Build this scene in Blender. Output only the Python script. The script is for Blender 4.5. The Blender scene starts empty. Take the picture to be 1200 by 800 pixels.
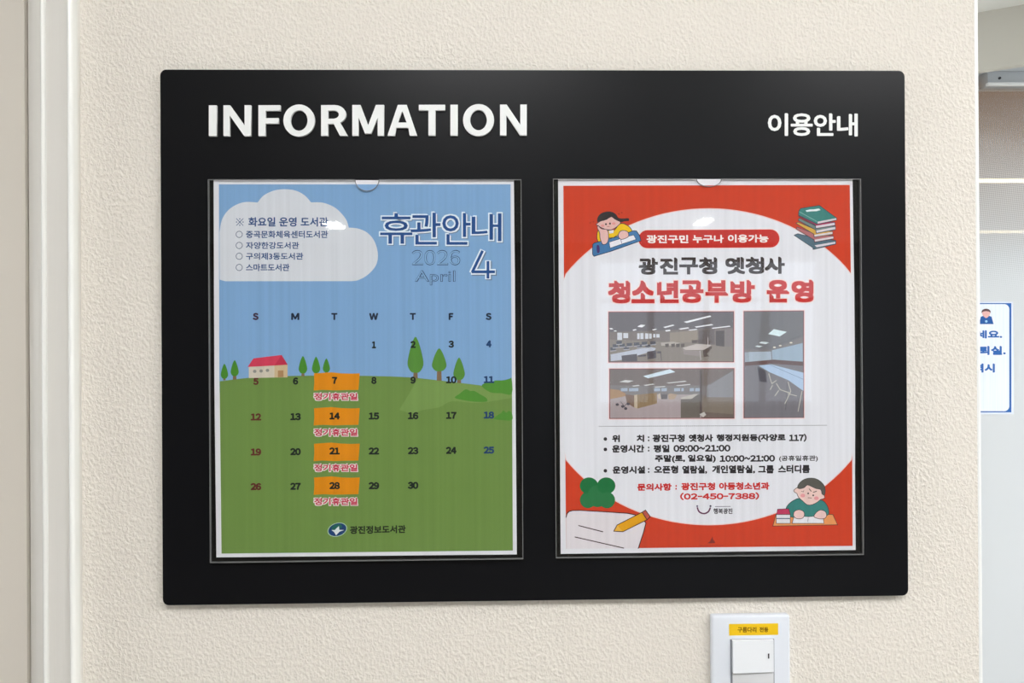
import bpy, bmesh, math, random
from mathutils import Vector, Matrix, Euler
sc = bpy.context.scene
COL = sc.collection

# ------------------------------------------------------------------ camera
CAM = Vector((0.0, -0.72, 1.45))
cd = bpy.data.cameras.new('camera')
cd.sensor_width = 36.0
cd.lens = 27.0
cd.clip_start = 0.01
cam = bpy.data.objects.new('camera', cd)
COL.objects.link(cam)
RM = (Matrix.Rotation(-0.02157186, 3, 'Z') @ Matrix.Rotation(math.pi / 2 + 0.00200796, 3, 'X')
      @ Matrix.Rotation(-0.00597629, 3, 'Z'))
cam.matrix_world = Matrix.Translation(CAM) @ RM.to_4x4()
sc.camera = cam

# ------------------------------------------------------------------ world, exposure
sc.view_settings.view_transform = 'Standard'
sc.view_settings.look = 'None'
sc.view_settings.gamma = 1.0
sc.view_settings.use_curve_mapping = False
sc.view_settings.exposure = 0.0
w = bpy.data.worlds.new('sky')
sc.world = w
w.use_nodes = True
w.node_tree.nodes['Background'].inputs[0].default_value = (0.78, 0.88, 1.0, 1)
w.node_tree.nodes['Background'].inputs[1].default_value = 3.2
CEIL = 2.45


def area(name, loc, size, rot, power, color):
    d = bpy.data.lights.new(name, 'AREA')
    d.shape = 'RECTANGLE'
    d.size, d.size_y = size
    d.energy = power
    d.color = color
    o = bpy.data.objects.new(name, d)
    COL.objects.link(o)
    o.location = loc
    o.rotation_euler = rot
    return o


# unseen area lamps: added side and far room fill, and hall daylight
area('side_fill', (-3.18, -0.8, 1.45), (1.3, 1.0), (0, math.radians(-90), 0), 22, (0.9, 0.95, 1.0))
area('far_room_fill', (6.95, 5.0, 1.3), (2.2, 3.0), (0, math.radians(90), 0), 150, (1.0, 0.88, 0.74))
area('hall_daylight', (4.47, 0.2, 1.4), (2.0, 1.8), (0, math.radians(90), 0), 88, (0.88, 0.95, 1.0))
PANEL_STRENGTH = 20.6
LAMP_STRENGTH = 60.0
STRIP_STRENGTH = 4.5


# ------------------------------------------------------------------ helpers
def ray(px, py):
    return RM @ Vector(((px - 600) / 900.0, -(py - 400) / 900.0, -1.0))


def wp(px, py, y=0.0):
    """point of the vertical plane at depth y seen at a photo pixel"""
    d = ray(px, py)
    return CAM + d * ((y - CAM.y) / d.y)


def lin(c):
    return tuple(((v / 255) / 12.92 if v / 255 <= 0.04045 else ((v / 255 + 0.055) / 1.055) ** 2.4) for v in c)


def link(o, parent=None):
    COL.objects.link(o)
    if parent is not None:
        o.parent = parent
        o.matrix_parent_inverse = parent.matrix_basis.inverted()
    return o


def tag(o, label=None, cat=None, group=None, kind=None):
    if label: o['label'] = label
    if cat: o['category'] = cat
    if group: o['group'] = group
    if kind: o['kind'] = kind
    return o


def empty(name, loc=(0, 0, 0)):
    o = bpy.data.objects.new(name, None)
    o.empty_display_size = 0.05
    o.location = loc
    COL.objects.link(o)
    return o


def mat(name, color, rough=0.5, spec=0.5, bump=None, vary=None, metal=0.0, coat=0.0):
    m = bpy.data.materials.new(name)
    m.use_nodes = True
    nt = m.node_tree
    b = nt.nodes['Principled BSDF']
    b.inputs['Base Color'].default_value = (*color, 1)
    b.inputs['Roughness'].default_value = rough
    b.inputs['Specular IOR Level'].default_value = spec
    b.inputs['Metallic'].default_value = metal
    b.inputs['Coat Weight'].default_value = coat
    tc = None
    if bump or vary:
        tc = nt.nodes.new('ShaderNodeTexCoord')
    if vary:
        scale3, amt = vary
        mp = nt.nodes.new('ShaderNodeMapping')
        mp.inputs['Scale'].default_value = scale3
        nt.links.new(tc.outputs['Object'], mp.inputs[0])
        nz = nt.nodes.new('ShaderNodeTexNoise')
        nz.inputs['Scale'].default_value = 1
        nz.inputs['Detail'].default_value = 3
        nt.links.new(mp.outputs[0], nz.inputs['Vector'])
        mr = nt.nodes.new('ShaderNodeMapRange')
        mr.inputs[1].default_value = 0.3
        mr.inputs[2].default_value = 0.7
        mr.inputs[3].default_value = 1 - amt
        mr.inputs[4].default_value = 1 + amt
        nt.links.new(nz.outputs['Fac'], mr.inputs[0])
        mx = nt.nodes.new('ShaderNodeMix')
        mx.data_type = 'RGBA'
        mx.blend_type = 'MULTIPLY'
        mx.inputs[0].default_value = 1
        mx.inputs[6].default_value = (*color, 1)
        nt.links.new(mr.outputs[0], mx.inputs[7])
        nt.links.new(mx.outputs[2], b.inputs['Base Color'])
    if bump:
        scale3, dist, strength = bump
        mp = nt.nodes.new('ShaderNodeMapping')
        mp.inputs['Scale'].default_value = scale3
        nt.links.new(tc.outputs['Object'], mp.inputs[0])
        nz = nt.nodes.new('ShaderNodeTexNoise')
        nz.inputs['Scale'].default_value = 1
        nz.inputs['Detail'].default_value = 2.5
        nt.links.new(mp.outputs[0], nz.inputs['Vector'])
        bp = nt.nodes.new('ShaderNodeBump')
        bp.inputs['Strength'].default_value = strength
        bp.inputs['Distance'].default_value = dist
        nt.links.new(nz.outputs['Fac'], bp.inputs['Height'])
        nt.links.new(bp.outputs[0], b.inputs['Normal'])
    return m


def emis(name, color, strength):
    m = bpy.data.materials.new(name)
    m.use_nodes = True
    nt = m.node_tree
    nt.nodes.remove(nt.nodes['Principled BSDF'])
    e = nt.nodes.new('ShaderNodeEmission')
    e.inputs[0].default_value = (*color, 1)
    e.inputs[1].default_value = strength
    nt.links.new(e.outputs[0], nt.nodes['Material Output'].inputs[0])
    return m


def mesh_obj(name, verts, faces, m, parent=None, smooth=False):
    me = bpy.data.meshes.new(name)
    me.from_pydata([tuple(v) for v in verts], [], faces)
    me.materials.append(m)
    if smooth:
        for p in me.polygons: p.use_smooth = True
    o = bpy.data.objects.new(name, me)
    return link(o, parent)


def box(name, lo, hi, m, parent=None, bevel=0.0, seg=2):
    (x0, y0, z0), (x1, y1, z1) = lo, hi
    bm = bmesh.new()
    bmesh.ops.create_cube(bm, size=1)
    for v in bm.verts:
        v.co = Vector(((x0 + x1) / 2 + v.co.x * (x1 - x0), (y0 + y1) / 2 + v.co.y * (y1 - y0),
                       (z0 + z1) / 2 + v.co.z * (z1 - z0)))
    if bevel:
        bmesh.ops.bevel(bm, geom=bm.edges[:], offset=bevel, segments=seg, affect='EDGES', profile=0.5)
    me = bpy.data.meshes.new(name)
    bm.to_mesh(me)
    bm.free()
    me.materials.append(m)
    o = bpy.data.objects.new(name, me)
    link(o, parent)
    if bevel:
        for p in me.polygons: p.use_smooth = True
        try:
            me.set_sharp_from_angle(angle=math.radians(40))
        except Exception:
            pass
    return o


def prism_y(name, pts, yf, yb, m, parent=None, bevel=0.0):
    """extrude an (x, z) outline from yb (back) to yf (front, towards camera)"""
    bm = bmesh.new()
    f = [bm.verts.new((x, yf, z)) for x, z in pts]
    b = [bm.verts.new((x, yb, z)) for x, z in pts]
    n = len(pts)
    ff = bm.faces.new(f)
    bm.faces.new(list(reversed(b)))
    for i in range(n):
        bm.faces.new([f[i], b[i], b[(i + 1) % n], f[(i + 1) % n]])
    bmesh.ops.recalc_face_normals(bm, faces=bm.faces[:])
    if bevel:
        bmesh.ops.bevel(bm, geom=[e for e in ff.edges], offset=bevel, segments=2, affect='EDGES')
    me = bpy.data.meshes.new(name)
    bm.to_mesh(me)
    bm.free()
    me.materials.append(m)
    return link(bpy.data.objects.new(name, me), parent)


def prism_z(name, pts, z0, z1, m, parent=None, smooth=False):
    """extrude an (x, y) outline from z0 to z1"""
    n = len(pts)
    v = [(x, y, z0) for x, y in pts] + [(x, y, z1) for x, y in pts]
    f = [list(range(n))[::-1], list(range(n, 2 * n))] + [[i, (i + 1) % n, n + (i + 1) % n, n + i] for i in range(n)]
    bm = bmesh.new()
    vs = [bm.verts.new(c) for c in v]
    for q in f: bm.faces.new([vs[i] for i in q])
    bmesh.ops.recalc_face_normals(bm, faces=bm.faces[:])
    me = bpy.data.meshes.new(name)
    bm.to_mesh(me)
    bm.free()
    me.materials.append(m)
    o = link(bpy.data.objects.new(name, me), parent)
    if smooth:
        for p in me.polygons: p.use_smooth = True
        me.set_sharp_from_angle(angle=math.radians(50))
    return o


def rrect(x0, z0, x1, z1, r, n=5):
    pts = []
    for cx, cz, a0 in ((x1 - r, z1 - r, 0), (x0 + r, z1 - r, 90), (x0 + r, z0 + r, 180), (x1 - r, z0 + r, 270)):
        for k in range(n + 1):
            a = math.radians(a0 + 90 * k / n)
            pts.append((cx + r * math.cos(a), cz + r * math.sin(a)))
    return pts


# ------------------------------------------------------------------ materials
def wall_material():
    m = mat('textured_cream_paint', (0.80, 0.748, 0.67), rough=0.55, spec=0.35)
    nt = m.node_tree
    b = nt.nodes['Principled BSDF']
    tc = nt.nodes.new('ShaderNodeTexCoord')
    mp = nt.nodes.new('ShaderNodeMapping')
    mp.inputs['Scale'].default_value = (1.0, 1.0, 0.8)
    nt.links.new(tc.outputs['Object'], mp.inputs[0])
    # plaster blobs with flattened tops plus a fine grain
    n1 = nt.nodes.new('ShaderNodeTexNoise')
    n1.inputs['Scale'].default_value = 340
    n1.inputs['Detail'].default_value = 2.0
    n1.inputs['Distortion'].default_value = 0.3
    nt.links.new(mp.outputs[0], n1.inputs['Vector'])
    cr = nt.nodes.new('ShaderNodeMapRange')
    cr.interpolation_type = 'SMOOTHSTEP'
    cr.inputs[1].default_value = 0.38
    cr.inputs[2].default_value = 0.68
    nt.links.new(n1.outputs['Fac'], cr.inputs[0])
    n2 = nt.nodes.new('ShaderNodeTexNoise')
    n2.inputs['Scale'].default_value = 60
    n2.inputs['Detail'].default_value = 2
    nt.links.new(mp.outputs[0], n2.inputs['Vector'])
    ad = nt.nodes.new('ShaderNodeMath')
    ad.operation = 'MULTIPLY_ADD'
    ad.inputs[1].default_value = 0.6
    nt.links.new(n2.outputs['Fac'], ad.inputs[0])
    nt.links.new(cr.outputs[0], ad.inputs[2])
    bp = nt.nodes.new('ShaderNodeBump')
    bp.inputs['Strength'].default_value = 0.7
    bp.inputs['Distance'].default_value = 0.0009
    nt.links.new(ad.outputs[0], bp.inputs['Height'])
    nt.links.new(bp.outputs[0], b.inputs['Normal'])
    return m


M_WALL = wall_material()
M_CEIL = mat('ceiling_paint', (0.82, 0.81, 0.76), 0.9, 0.2)
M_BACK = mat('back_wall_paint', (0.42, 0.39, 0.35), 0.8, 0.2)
M_FLOOR = mat('floor_tiles', (0.38, 0.35, 0.31), 0.35, 0.4, vary=((3, 3, 3), 0.1))
M_TRIM = mat('white_woodgrain_paint', (0.75, 0.725, 0.68), 0.28, 0.5, bump=((260, 260, 6), 0.0006, 0.35))
M_LEAF = mat('cream_door_paint', (0.66, 0.61, 0.54), 0.4, 0.4, vary=((6, 6, 3), 0.02))
M_BEAD = mat('white_corner_bead', (0.88, 0.88, 0.86), 0.3, 0.5)
M_BOARD = mat('matt_black_board', (0.0040, 0.0042, 0.0055), 0.30, 0.20, bump=((900, 900, 900), 0.0001, 0.15))
M_LETTER = mat('white_acrylic_letter', (0.84, 0.85, 0.84), 0.4, 0.4)
M_BLACKAC = mat('black_pocket_back', (0.003, 0.003, 0.003), 0.12, 0.4)
M_PLATE = mat('white_switch_plastic', (0.74, 0.77, 0.83), 0.25, 0.5)
M_ROCK = mat('white_rocker_plastic', (0.83, 0.85, 0.88), 0.25, 0.5)
M_ROCK2 = mat('light_grey_rocker_plastic', (0.64, 0.64, 0.65), 0.3, 0.5)
M_ALU = mat('brushed_aluminium', (0.62, 0.64, 0.66), 0.35, 0.5, metal=0.6)
M_DARK = mat('dark_line', (0.02, 0.02, 0.025), 0.5, 0.3)
M_FASCIA = mat('grey_beige_fascia', (0.60, 0.57, 0.50), 0.7, 0.3, vary=((4, 4, 4), 0.03))
M_RECESS = mat('grey_recess_lining', (0.5, 0.52, 0.54), 0.6, 0.3)
M_BROWN = mat('brown_ceiling_board', (0.43, 0.275, 0.16), 0.8, 0.2)
M_HALL = mat('hall_white_paint', (0.8, 0.8, 0.78), 0.8, 0.2)
M_PANEL = emis('ceiling_panel_light', (0.985, 0.99, 1.0), PANEL_STRENGTH)
M_LAMP = emis('strip_lamp_light', (1.0, 0.98, 0.95), LAMP_STRENGTH)
M_STRIP = emis('warm_line_light', (1.0, 0.82, 0.5), STRIP_STRENGTH)
M_HOUSING = mat('lamp_housing', (0.75, 0.75, 0.73), 0.5, 0.3)


def clear_plastic():
    m = bpy.data.materials.new('clear_pocket_plastic')
    m.use_nodes = True
    nt = m.node_tree
    nt.nodes.remove(nt.nodes['Principled BSDF'])
    tr = nt.nodes.new('ShaderNodeBsdfTransparent')
    tr.inputs[0].default_value = (0.985, 0.99, 0.99, 1)
    gl = nt.nodes.new('ShaderNodeBsdfGlossy')
    gl.inputs['Roughness'].default_value = 0.03
    fr = nt.nodes.new('ShaderNodeFresnel')
    fr.inputs[0].default_value = 1.49
    tc = nt.nodes.new('ShaderNodeTexCoord')
    mp = nt.nodes.new('ShaderNodeMapping')
    mp.inputs['Scale'].default_value = (26, 26, 5)
    nz = nt.nodes.new('ShaderNodeTexNoise')
    nz.inputs['Scale'].default_value = 1
    nz.inputs['Detail'].default_value = 1
    bp = nt.nodes.new('ShaderNodeBump')
    bp.inputs['Strength'].default_value = 0.12
    bp.inputs['Distance'].default_value = 0.0008
    mx = nt.nodes.new('ShaderNodeMixShader')
    L = nt.links.new
    L(tc.outputs['Object'], mp.inputs[0]); L(mp.outputs[0], nz.inputs['Vector']); L(nz.outputs['Fac'], bp.inputs['Height'])
    L(bp.outputs[0], gl.inputs['Normal'])
    ge = nt.nodes.new('ShaderNodeNewGeometry')      # a thin sheet reflects once: inner faces only let light through
    mu = nt.nodes.new('ShaderNodeMath'); mu.operation = 'SUBTRACT'; mu.inputs[0].default_value = 1.0
    mm = nt.nodes.new('ShaderNodeMath'); mm.operation = 'MULTIPLY'
    L(ge.outputs['Backfacing'], mu.inputs[1]); L(mu.outputs[0], mm.inputs[0]); L(fr.outputs[0], mm.inputs[1])
    L(mm.outputs[0], mx.inputs[0]); L(tr.outputs[0], mx.inputs[1]); L(gl.outputs[0], mx.inputs[2])
    L(mx.outputs[0], nt.nodes['Material Output'].inputs[0])
    return m


M_CLEAR = clear_plastic()


def film_glass():
    """glass covered by a white film of fine diagonal dots, dense below and sparse above"""
    m = bpy.data.materials.new('dotted_film_on_glass')
    m.use_nodes = True
    nt = m.node_tree
    L = nt.links.new
    nt.nodes.remove(nt.nodes['Principled BSDF'])
    tc = nt.nodes.new('ShaderNodeTexCoord')
    sp = nt.nodes.new('ShaderNodeSeparateXYZ')
    L(tc.outputs['Object'], sp.inputs[0])

    def math_(op, a, b=None, c=None):
        n = nt.nodes.new('ShaderNodeMath')
        n.operation = op
        for i, v in enumerate((a, b, c)):
            if v is None: continue
            if isinstance(v, (int, float)): n.inputs[i].default_value = v
            else: L(v, n.inputs[i])
        return n.outputs[0]
    k = 2 * math.pi / 0.0125
    u = math_('MULTIPLY', math_('ADD', sp.outputs[0], sp.outputs[2]), k)
    v = math_('MULTIPLY', math_('SUBTRACT', sp.outputs[0], sp.outputs[2]), k * 0.8)
    s = math_('MULTIPLY', math_('SINE', u), math_('SINE', v))
    s = math_('MULTIPLY_ADD', s, 0.14, 0.5)
    dens = nt.nodes.new('ShaderNodeValToRGB')
    e = dens.color_ramp.elements
    e[0].position = 0.0; e[0].color = (1.13,) * 3 + (1,)
    e[1].position = 1.0; e[1].color = (0.08,) * 3 + (1,)
    for p, c in ((0.2, 1.06), (0.34, 0.86), (0.44, 0.68), (0.64, 0.45), (0.85, 0.22)):
        q = e.new(p); q.color = (c, c, c, 1)
    mr = nt.nodes.new('ShaderNodeMapRange')
    mr.inputs[1].default_value = 1.45
    mr.inputs[2].default_value = 2.27
    L(sp.outputs[2], mr.inputs[0])
    L(mr.outputs[0], dens.inputs[0])
    fac = math_('ADD', math_('SUBTRACT', dens.outputs[0], 0.5), s)
    cl = nt.nodes.new('ShaderNodeClamp')
    L(fac, cl.inputs[0])
    df = nt.nodes.new('ShaderNodeBsdfDiffuse')
    df.inputs[0].default_value = (0.82, 0.84, 0.86, 1)
    tl = nt.nodes.new('ShaderNodeBsdfTranslucent')
    tl.inputs[0].default_value = (0.82, 0.84, 0.86, 1)
    a = nt.nodes.new('ShaderNodeMixShader')
    a.inputs[0].default_value = 0.25
    L(df.outputs[0], a.inputs[1]); L(tl.outputs[0], a.inputs[2])
    tr = nt.nodes.new('ShaderNodeBsdfTransparent')
    b = nt.nodes.new('ShaderNodeMixShader')
    L(cl.outputs[0], b.inputs[0]); L(tr.outputs[0], b.inputs[1]); L(a.outputs[0], b.inputs[2])
    gl = nt.nodes.new('ShaderNodeBsdfGlossy')
    gl.inputs['Roughness'].default_value = 0.08
    fr = nt.nodes.new('ShaderNodeFresnel')
    c = nt.nodes.new('ShaderNodeMixShader')
    L(fr.outputs[0], c.inputs[0]); L(b.outputs[0], c.inputs[1]); L(gl.outputs[0], c.inputs[2])
    L(c.outputs[0], nt.nodes['Material Output'].inputs[0])
    return m


M_FILM = film_glass()

# ------------------------------------------------------------------ the setting
XR = wp(1149.0, 400, 0).x            # free end of the notice wall
XL = wp(95.3, 400, 0).x              # where the casing meets the wall
X29 = wp(30, 400, 0).x
S = 'structure'
tag(box('floor', (-3.2, -7.1, -0.1), (7.0, 8.6, 0), M_FLOOR), kind=S)
tag(box('ceiling', (-3.2, -7.1, CEIL), (4.5, 1.62, CEIL + 0.1), M_CEIL), kind=S)
wf = tag(box('wall_front', (XL - 0.02, 0, 0), (XR - 0.0018, 0.14, CEIL), M_WALL), kind=S)
box('corner_bead', (XR - 0.0042, -0.0003, 0), (XR, 0.1405, CEIL), M_BEAD, wf, bevel=0.0012)
tag(box('wall_front_left', (-3.2, 0, 0), (-1.35, 0.14, CEIL), M_WALL), kind=S)
tag(box('wall_front_over_door', (-1.35, 0, 2.12), (XL - 0.02, 0.14, CEIL), M_WALL), kind=S)
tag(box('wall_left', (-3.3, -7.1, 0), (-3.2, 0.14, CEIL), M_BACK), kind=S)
for nm, xw, sg, yc, hw_, zlo, zhi in (('added_window_2', -3.2, 1, -0.8, 0.52, 0.8, 2.1), ('added_window_3', 4.5, -1, 0.2, 0.92, 0.4, 2.4)):  # unseen frames added around the area lamps; the walls behind are solid
    wn = tag(empty(nm, (xw, yc, zlo)), kind=S)
    xa_, xb_ = sorted((xw, xw + sg * 0.03))
    for yy_ in (yc - hw_ - 0.04, yc + hw_): box('jamb', (xa_, yy_, zlo - 0.04), (xb_, yy_ + 0.04, zhi + 0.04), M_BEAD, wn)
    for zz_ in (zlo - 0.04, zhi): box('rail', (xa_, yc - hw_, zz_), (xb_, yc + hw_, zz_ + 0.04), M_BEAD, wn)
tag(box('wall_right', (4.5, -7.1, 0), (4.6, 1.9, CEIL), M_HALL), kind=S)
tag(box('wall_beyond_right', (7.0, 1.9, 0), (7.1, 8.6, CEIL), M_HALL), kind=S)
tag(box('wall_beyond_front', (4.6, 1.8, 0), (7.1, 1.9, CEIL), M_HALL), kind=S)
# back wall with a window opening
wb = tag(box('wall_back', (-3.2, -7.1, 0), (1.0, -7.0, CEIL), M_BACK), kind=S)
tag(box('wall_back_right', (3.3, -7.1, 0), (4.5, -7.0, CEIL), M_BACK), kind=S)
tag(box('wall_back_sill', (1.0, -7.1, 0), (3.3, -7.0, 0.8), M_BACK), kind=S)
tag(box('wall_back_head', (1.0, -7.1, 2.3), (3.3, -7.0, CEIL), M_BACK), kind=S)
win = tag(empty('window_1', (2.15, -7.05, 0.8)), kind=S)
for x in (1.0, 1.55, 2.12, 2.69, 3.25):
    box('mullion', (x, -7.08, 0.8), (x + 0.05, -7.02, 2.3), M_BEAD, win)
for z in (0.8, 1.85, 2.26):
    box('rail', (1.0, -7.075, z), (3.3, -7.025, z + 0.04), M_BEAD, win)

# door leaf and its casing, left of the notice board
dr = tag(box('door_1', (-1.3, 0.002, 0.005), (X29 - 0.0012, 0.04, 2.1), M_LEAF), kind=S)
x32 = wp(32, 400, 0).x


def casing_profile():
    P = lambda px: wp(px, 400, -0.012).x
    pts = [(X29, 0.05), (X29, 0.006), (P(32), 0.003)]
    pts += [(P(47), 0.002), (P(48.4), -0.0055), (P(50.5), -0.0105), (P(52.5), -0.0128), (P(53.6), -0.0130), (P(54.2), -0.0112)]
    pts += [(P(80.4), -0.0112), (P(81.4), -0.0135), (P(83.2), -0.0152)]
    for k in range(8):
        a = math.radians(100 - 14 * k)
        pts.append((P(85.5) + (XL - P(85.5)) * math.cos(a), -0.0005 - 0.0158 * math.sin(a)))
    pts.append((XL, 0.05))
    return pts


tr1 = tag(prism_z('trim_1', casing_profile(), 0, 2.16, M_TRIM, smooth=True), kind=S)
PX_ = lambda px: wp(px, 400, -0.013).x
M_HILITE = mat('painted_highlight_strip', (0.84, 0.835, 0.80), 0.2, 0.6)  # whiter strips on the casing noses paint in their bright highlight lines
prism_z('highlight_strip', [(PX_(48.3), -0.004)] + [(PX_(51.2 + 2.9 * math.cos(math.radians(a))), -0.011 - 0.0035 * math.sin(math.radians(a)))
                                            for a in range(180, -1, -20)] + [(PX_(54.1), -0.004)], 0.001, 2.159, M_HILITE, tr1, smooth=True)
prism_z('highlight_strip', [(PX_(81.2), -0.006)] + [(PX_(84.4 + 3.2 * math.cos(math.radians(a))), -0.013 - 0.0040 * math.sin(math.radians(a)))
                                            for a in range(180, -1, -20)] + [(PX_(87.6), -0.006)], 0.001, 2.159, M_HILITE, tr1, smooth=True)
tag(box('trim_2', (-1.36, -0.012, 2.1), (X29 - 0.001, 0.05, 2.16), M_TRIM), kind=S)

# hall beyond the free end of the wall: fascia, recess, track, film covered glass, room behind it
ang = math.radians(29.4)
pc = wp(1148, 11, 0)                      # direction only
dist_y = 1.59
c0 = Vector((wp(1148, 11, dist_y).x, dist_y))
dv = Vector((math.cos(ang), -math.sin(ang)))
nv = Vector((math.sin(ang), math.cos(ang)))
zb = wp(1148, 83, dist_y).z
a0, a1 = c0 - dv * 0.5, c0 + dv * 1.3
pts = [tuple(a0), tuple(a1), tuple(a1 + nv * 0.025), tuple(a0 + nv * 0.025)]
tag(prism_z('trim_3', pts, zb, CEIL, M_FASCIA), kind=S)
rb0, rb1 = a0 + nv * 0.02, a1 + nv * 0.02
tag(prism_z('ceiling_recess', [tuple(rb0), tuple(rb1), (rb1.x + 0.5, 1.9), (rb0.x, 1.9)], 2.335, 2.36, M_RECESS), kind=S)
GY = 1.8
gx0 = 0.45
part = tag(empty('wall_glass', (2.0, GY, 0)), kind=S)
for k in range(4):
    xa = gx0 + k * 1.0
    box('glass_panel', (xa, GY, 0.02), (xa + 0.994, GY + 0.01, 2.29), M_FILM, part)
xt = wp(1157.5, 95, GY - 0.03).x
tr = box('head_track', (xt, GY - 0.03, wp(1180, 100.5, GY - 0.03).z), (4.4, GY + 0.03, 2.335), M_ALU, part, bevel=0.003)
box('track_lip', (xt - 0.008, GY - 0.045, wp(1180, 101.5, GY - 0.03).z), (4.4, GY - 0.03, wp(1180, 98, GY - 0.03).z), M_BEAD, part, bevel=0.002)
q = wp(1171.5, 91.5, GY - 0.032)
bmx = bmesh.new()
bmesh.ops.create_cone(bmx, cap_ends=True, segments=16, radius1=0.004, radius2=0.004, depth=0.004,
                      matrix=Matrix.Translation(q) @ Matrix.Rotation(math.pi / 2, 4, 'X'))
me = bpy.data.meshes.new('screw')
bmx.to_mesh(me); bmx.free(); me.materials.append(M_DARK)
link(bpy.data.objects.new('screw', me), part)
# room behind the glass
tag(box('ceiling_beyond', (0.3, 1.9, 2.40), (7.0, 8.6, 2.5), M_BROWN), kind=S)
tag(box('wall_far', (0.3, 8.5, 0), (7.0, 8.6, 2.4), M_HALL), kind=S)
tag(box('wall_beyond_left', (0.2, 1.9, 0), (0.3, 8.6, 2.4), M_HALL), kind=S)
for i, (py, hpx, lab) in enumerate(((211, 3.6, 'warm recessed line light behind the glass, upper and nearer one'),
                                    (271, 2.6, 'warm recessed line light behind the glass, lower and farther one'))):
    d = ray(1175, py)
    t = (2.395 - CAM.z) / d.z
    yy = CAM.y + d.y * t
    d2 = ray(1175, py + hpx / 2)
    y2 = CAM.y + d2.y * (2.395 - CAM.z) / d2.z
    hw = abs(y2 - yy)
    t_ = tag(empty('line_light', (2.4, yy, 2.395)), lab, 'light', 'line lights in the room behind the glass')
    box('diffuser', (0.5, yy - hw, 2.388), (6.8, yy + hw, 2.393), M_STRIP, t_)
    box('housing', (0.48, yy - hw - 0.006, 2.393), (6.82, yy + hw + 0.006, 2.402), M_HOUSING, t_)

# ceiling lights of the room the picture was taken in
for i, (x, y, lab) in enumerate(((-0.05, -1.35, 'square ceiling panel light nearest the door'),
                                 (1.15, -1.35, 'square ceiling panel light in front of the notice board'),
                                 (2.45, -1.35, 'square ceiling panel light nearest the hall'))):
    t_ = tag(empty('ceiling_light', (x, y, CEIL)), lab, 'light', 'ceiling panel lights')
    box('diffuser', (x - 0.29, y - 0.29, CEIL - 0.014), (x + 0.29, y + 0.29, CEIL - 0.010), M_PANEL, t_)
    box('frame', (x - 0.31, y - 0.31, CEIL - 0.010), (x + 0.31, y + 0.31, CEIL - 0.0005), M_HOUSING, t_)
t_ = tag(empty('ceiling_light', (3.2, 0.6, CEIL - 0.1)), 'square ceiling panel light of the hall beside the glass', 'light', 'ceiling panel lights')
box('diffuser', (2.95, 0.35, CEIL - 0.014), (3.55, 0.8, CEIL - 0.010), M_PANEL, t_)
box('frame', (2.93, 0.33, CEIL - 0.010), (3.57, 0.82, CEIL - 0.0005), M_HOUSING, t_)
for px, py, lab in ((392, 264, 'narrow strip lamp far back on the ceiling, left one'),
                    (823, 260, 'narrow strip lamp far back on the ceiling, right one')):
    P0 = wp(px, py, -0.0118)
    d = (P0 - CAM)
    d.y = -d.y
    zc = CEIL - 0.03
    t = (zc - P0.z) / d.z
    c = P0 + d * t
    t_ = tag(empty('strip_lamp', (c.x, c.y, CEIL)), lab, 'light', 'strip lamps at the back of the room')
    box('tube', (c.x - 0.055, c.y - 0.14, zc - 0.004), (c.x + 0.055, c.y + 0.14, zc + 0.004), M_LAMP, t_)
    box('housing', (c.x - 0.08, c.y - 0.25, zc + 0.004), (c.x + 0.08, c.y + 0.25, CEIL - 0.0005), M_HOUSING, t_)

# ------------------------------------------------------------------ the notice board
YB = -0.008
cs = [wp(187, 81, YB), wp(1060, 83, YB), wp(1065, 698, YB), wp(191, 709, YB)]
bx0, bx1 = (cs[0].x + cs[3].x) / 2, (cs[1].x + cs[2].x) / 2
bz1, bz0 = (cs[0].z + cs[1].z) / 2, (cs[2].z + cs[3].z) / 2
board = tag(prism_y('notice_board', rrect(bx0, bz0, bx1, bz1, 0.0055), YB, -0.004, M_BOARD, bevel=0.0005),
            'large black rectangular notice board with INFORMATION in white letters, on the cream wall', 'notice board')
for px, py in ((300, 180), (950, 180), (300, 630), (950, 630)):
    c = wp(px, py, 0)
    box('spacer', (c.x - 0.02, -0.0041, c.z - 0.02), (c.x + 0.02, 0.0, c.z + 0.02), M_BOARD, board)


def curve_mesh(splines, yf, yb, m, name, parent):
    """splines in photo pixels, first one outer, others holes -> raised cut letter"""
    cu = bpy.data.curves.new(name, 'CURVE')
    cu.dimensions = '2D'
    cu.fill_mode = 'BOTH'
    cu.extrude = abs(yb - yf) / 2
    for sp in splines:
        s = cu.splines.new('POLY')
        s.points.add(len(sp) - 1)
        for i, (px, py) in enumerate(sp):
            p = wp(px, py, yf)
            s.points[i].co = (p.x, p.z, 0, 1)
        s.use_cyclic_u = True
    o = bpy.data.objects.new(name, cu)
    COL.objects.link(o)
    dg = bpy.context.evaluated_depsgraph_get()
    me = bpy.data.meshes.new_from_object(o.evaluated_get(dg))
    bpy.data.objects.remove(o)
    bpy.data.curves.remove(cu)
    ym = (yf + yb) / 2
    for v in me.vertices:
        v.co = (v.co.x, ym - v.co.z, v.co.y)
    me.name = name
    me.materials.clear()
    me.materials.append(m)
    return link(bpy.data.objects.new(name, me), parent)


def arc(cx, cy, rx, ry, a0, a1, n=10):
    return [(cx + rx * math.cos(math.radians(a0 + (a1 - a0) * k / n)), cy + ry * math.sin(math.radians(a0 + (a1 - a0) * k / n)))
            for k in range(n + 1)]


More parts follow.
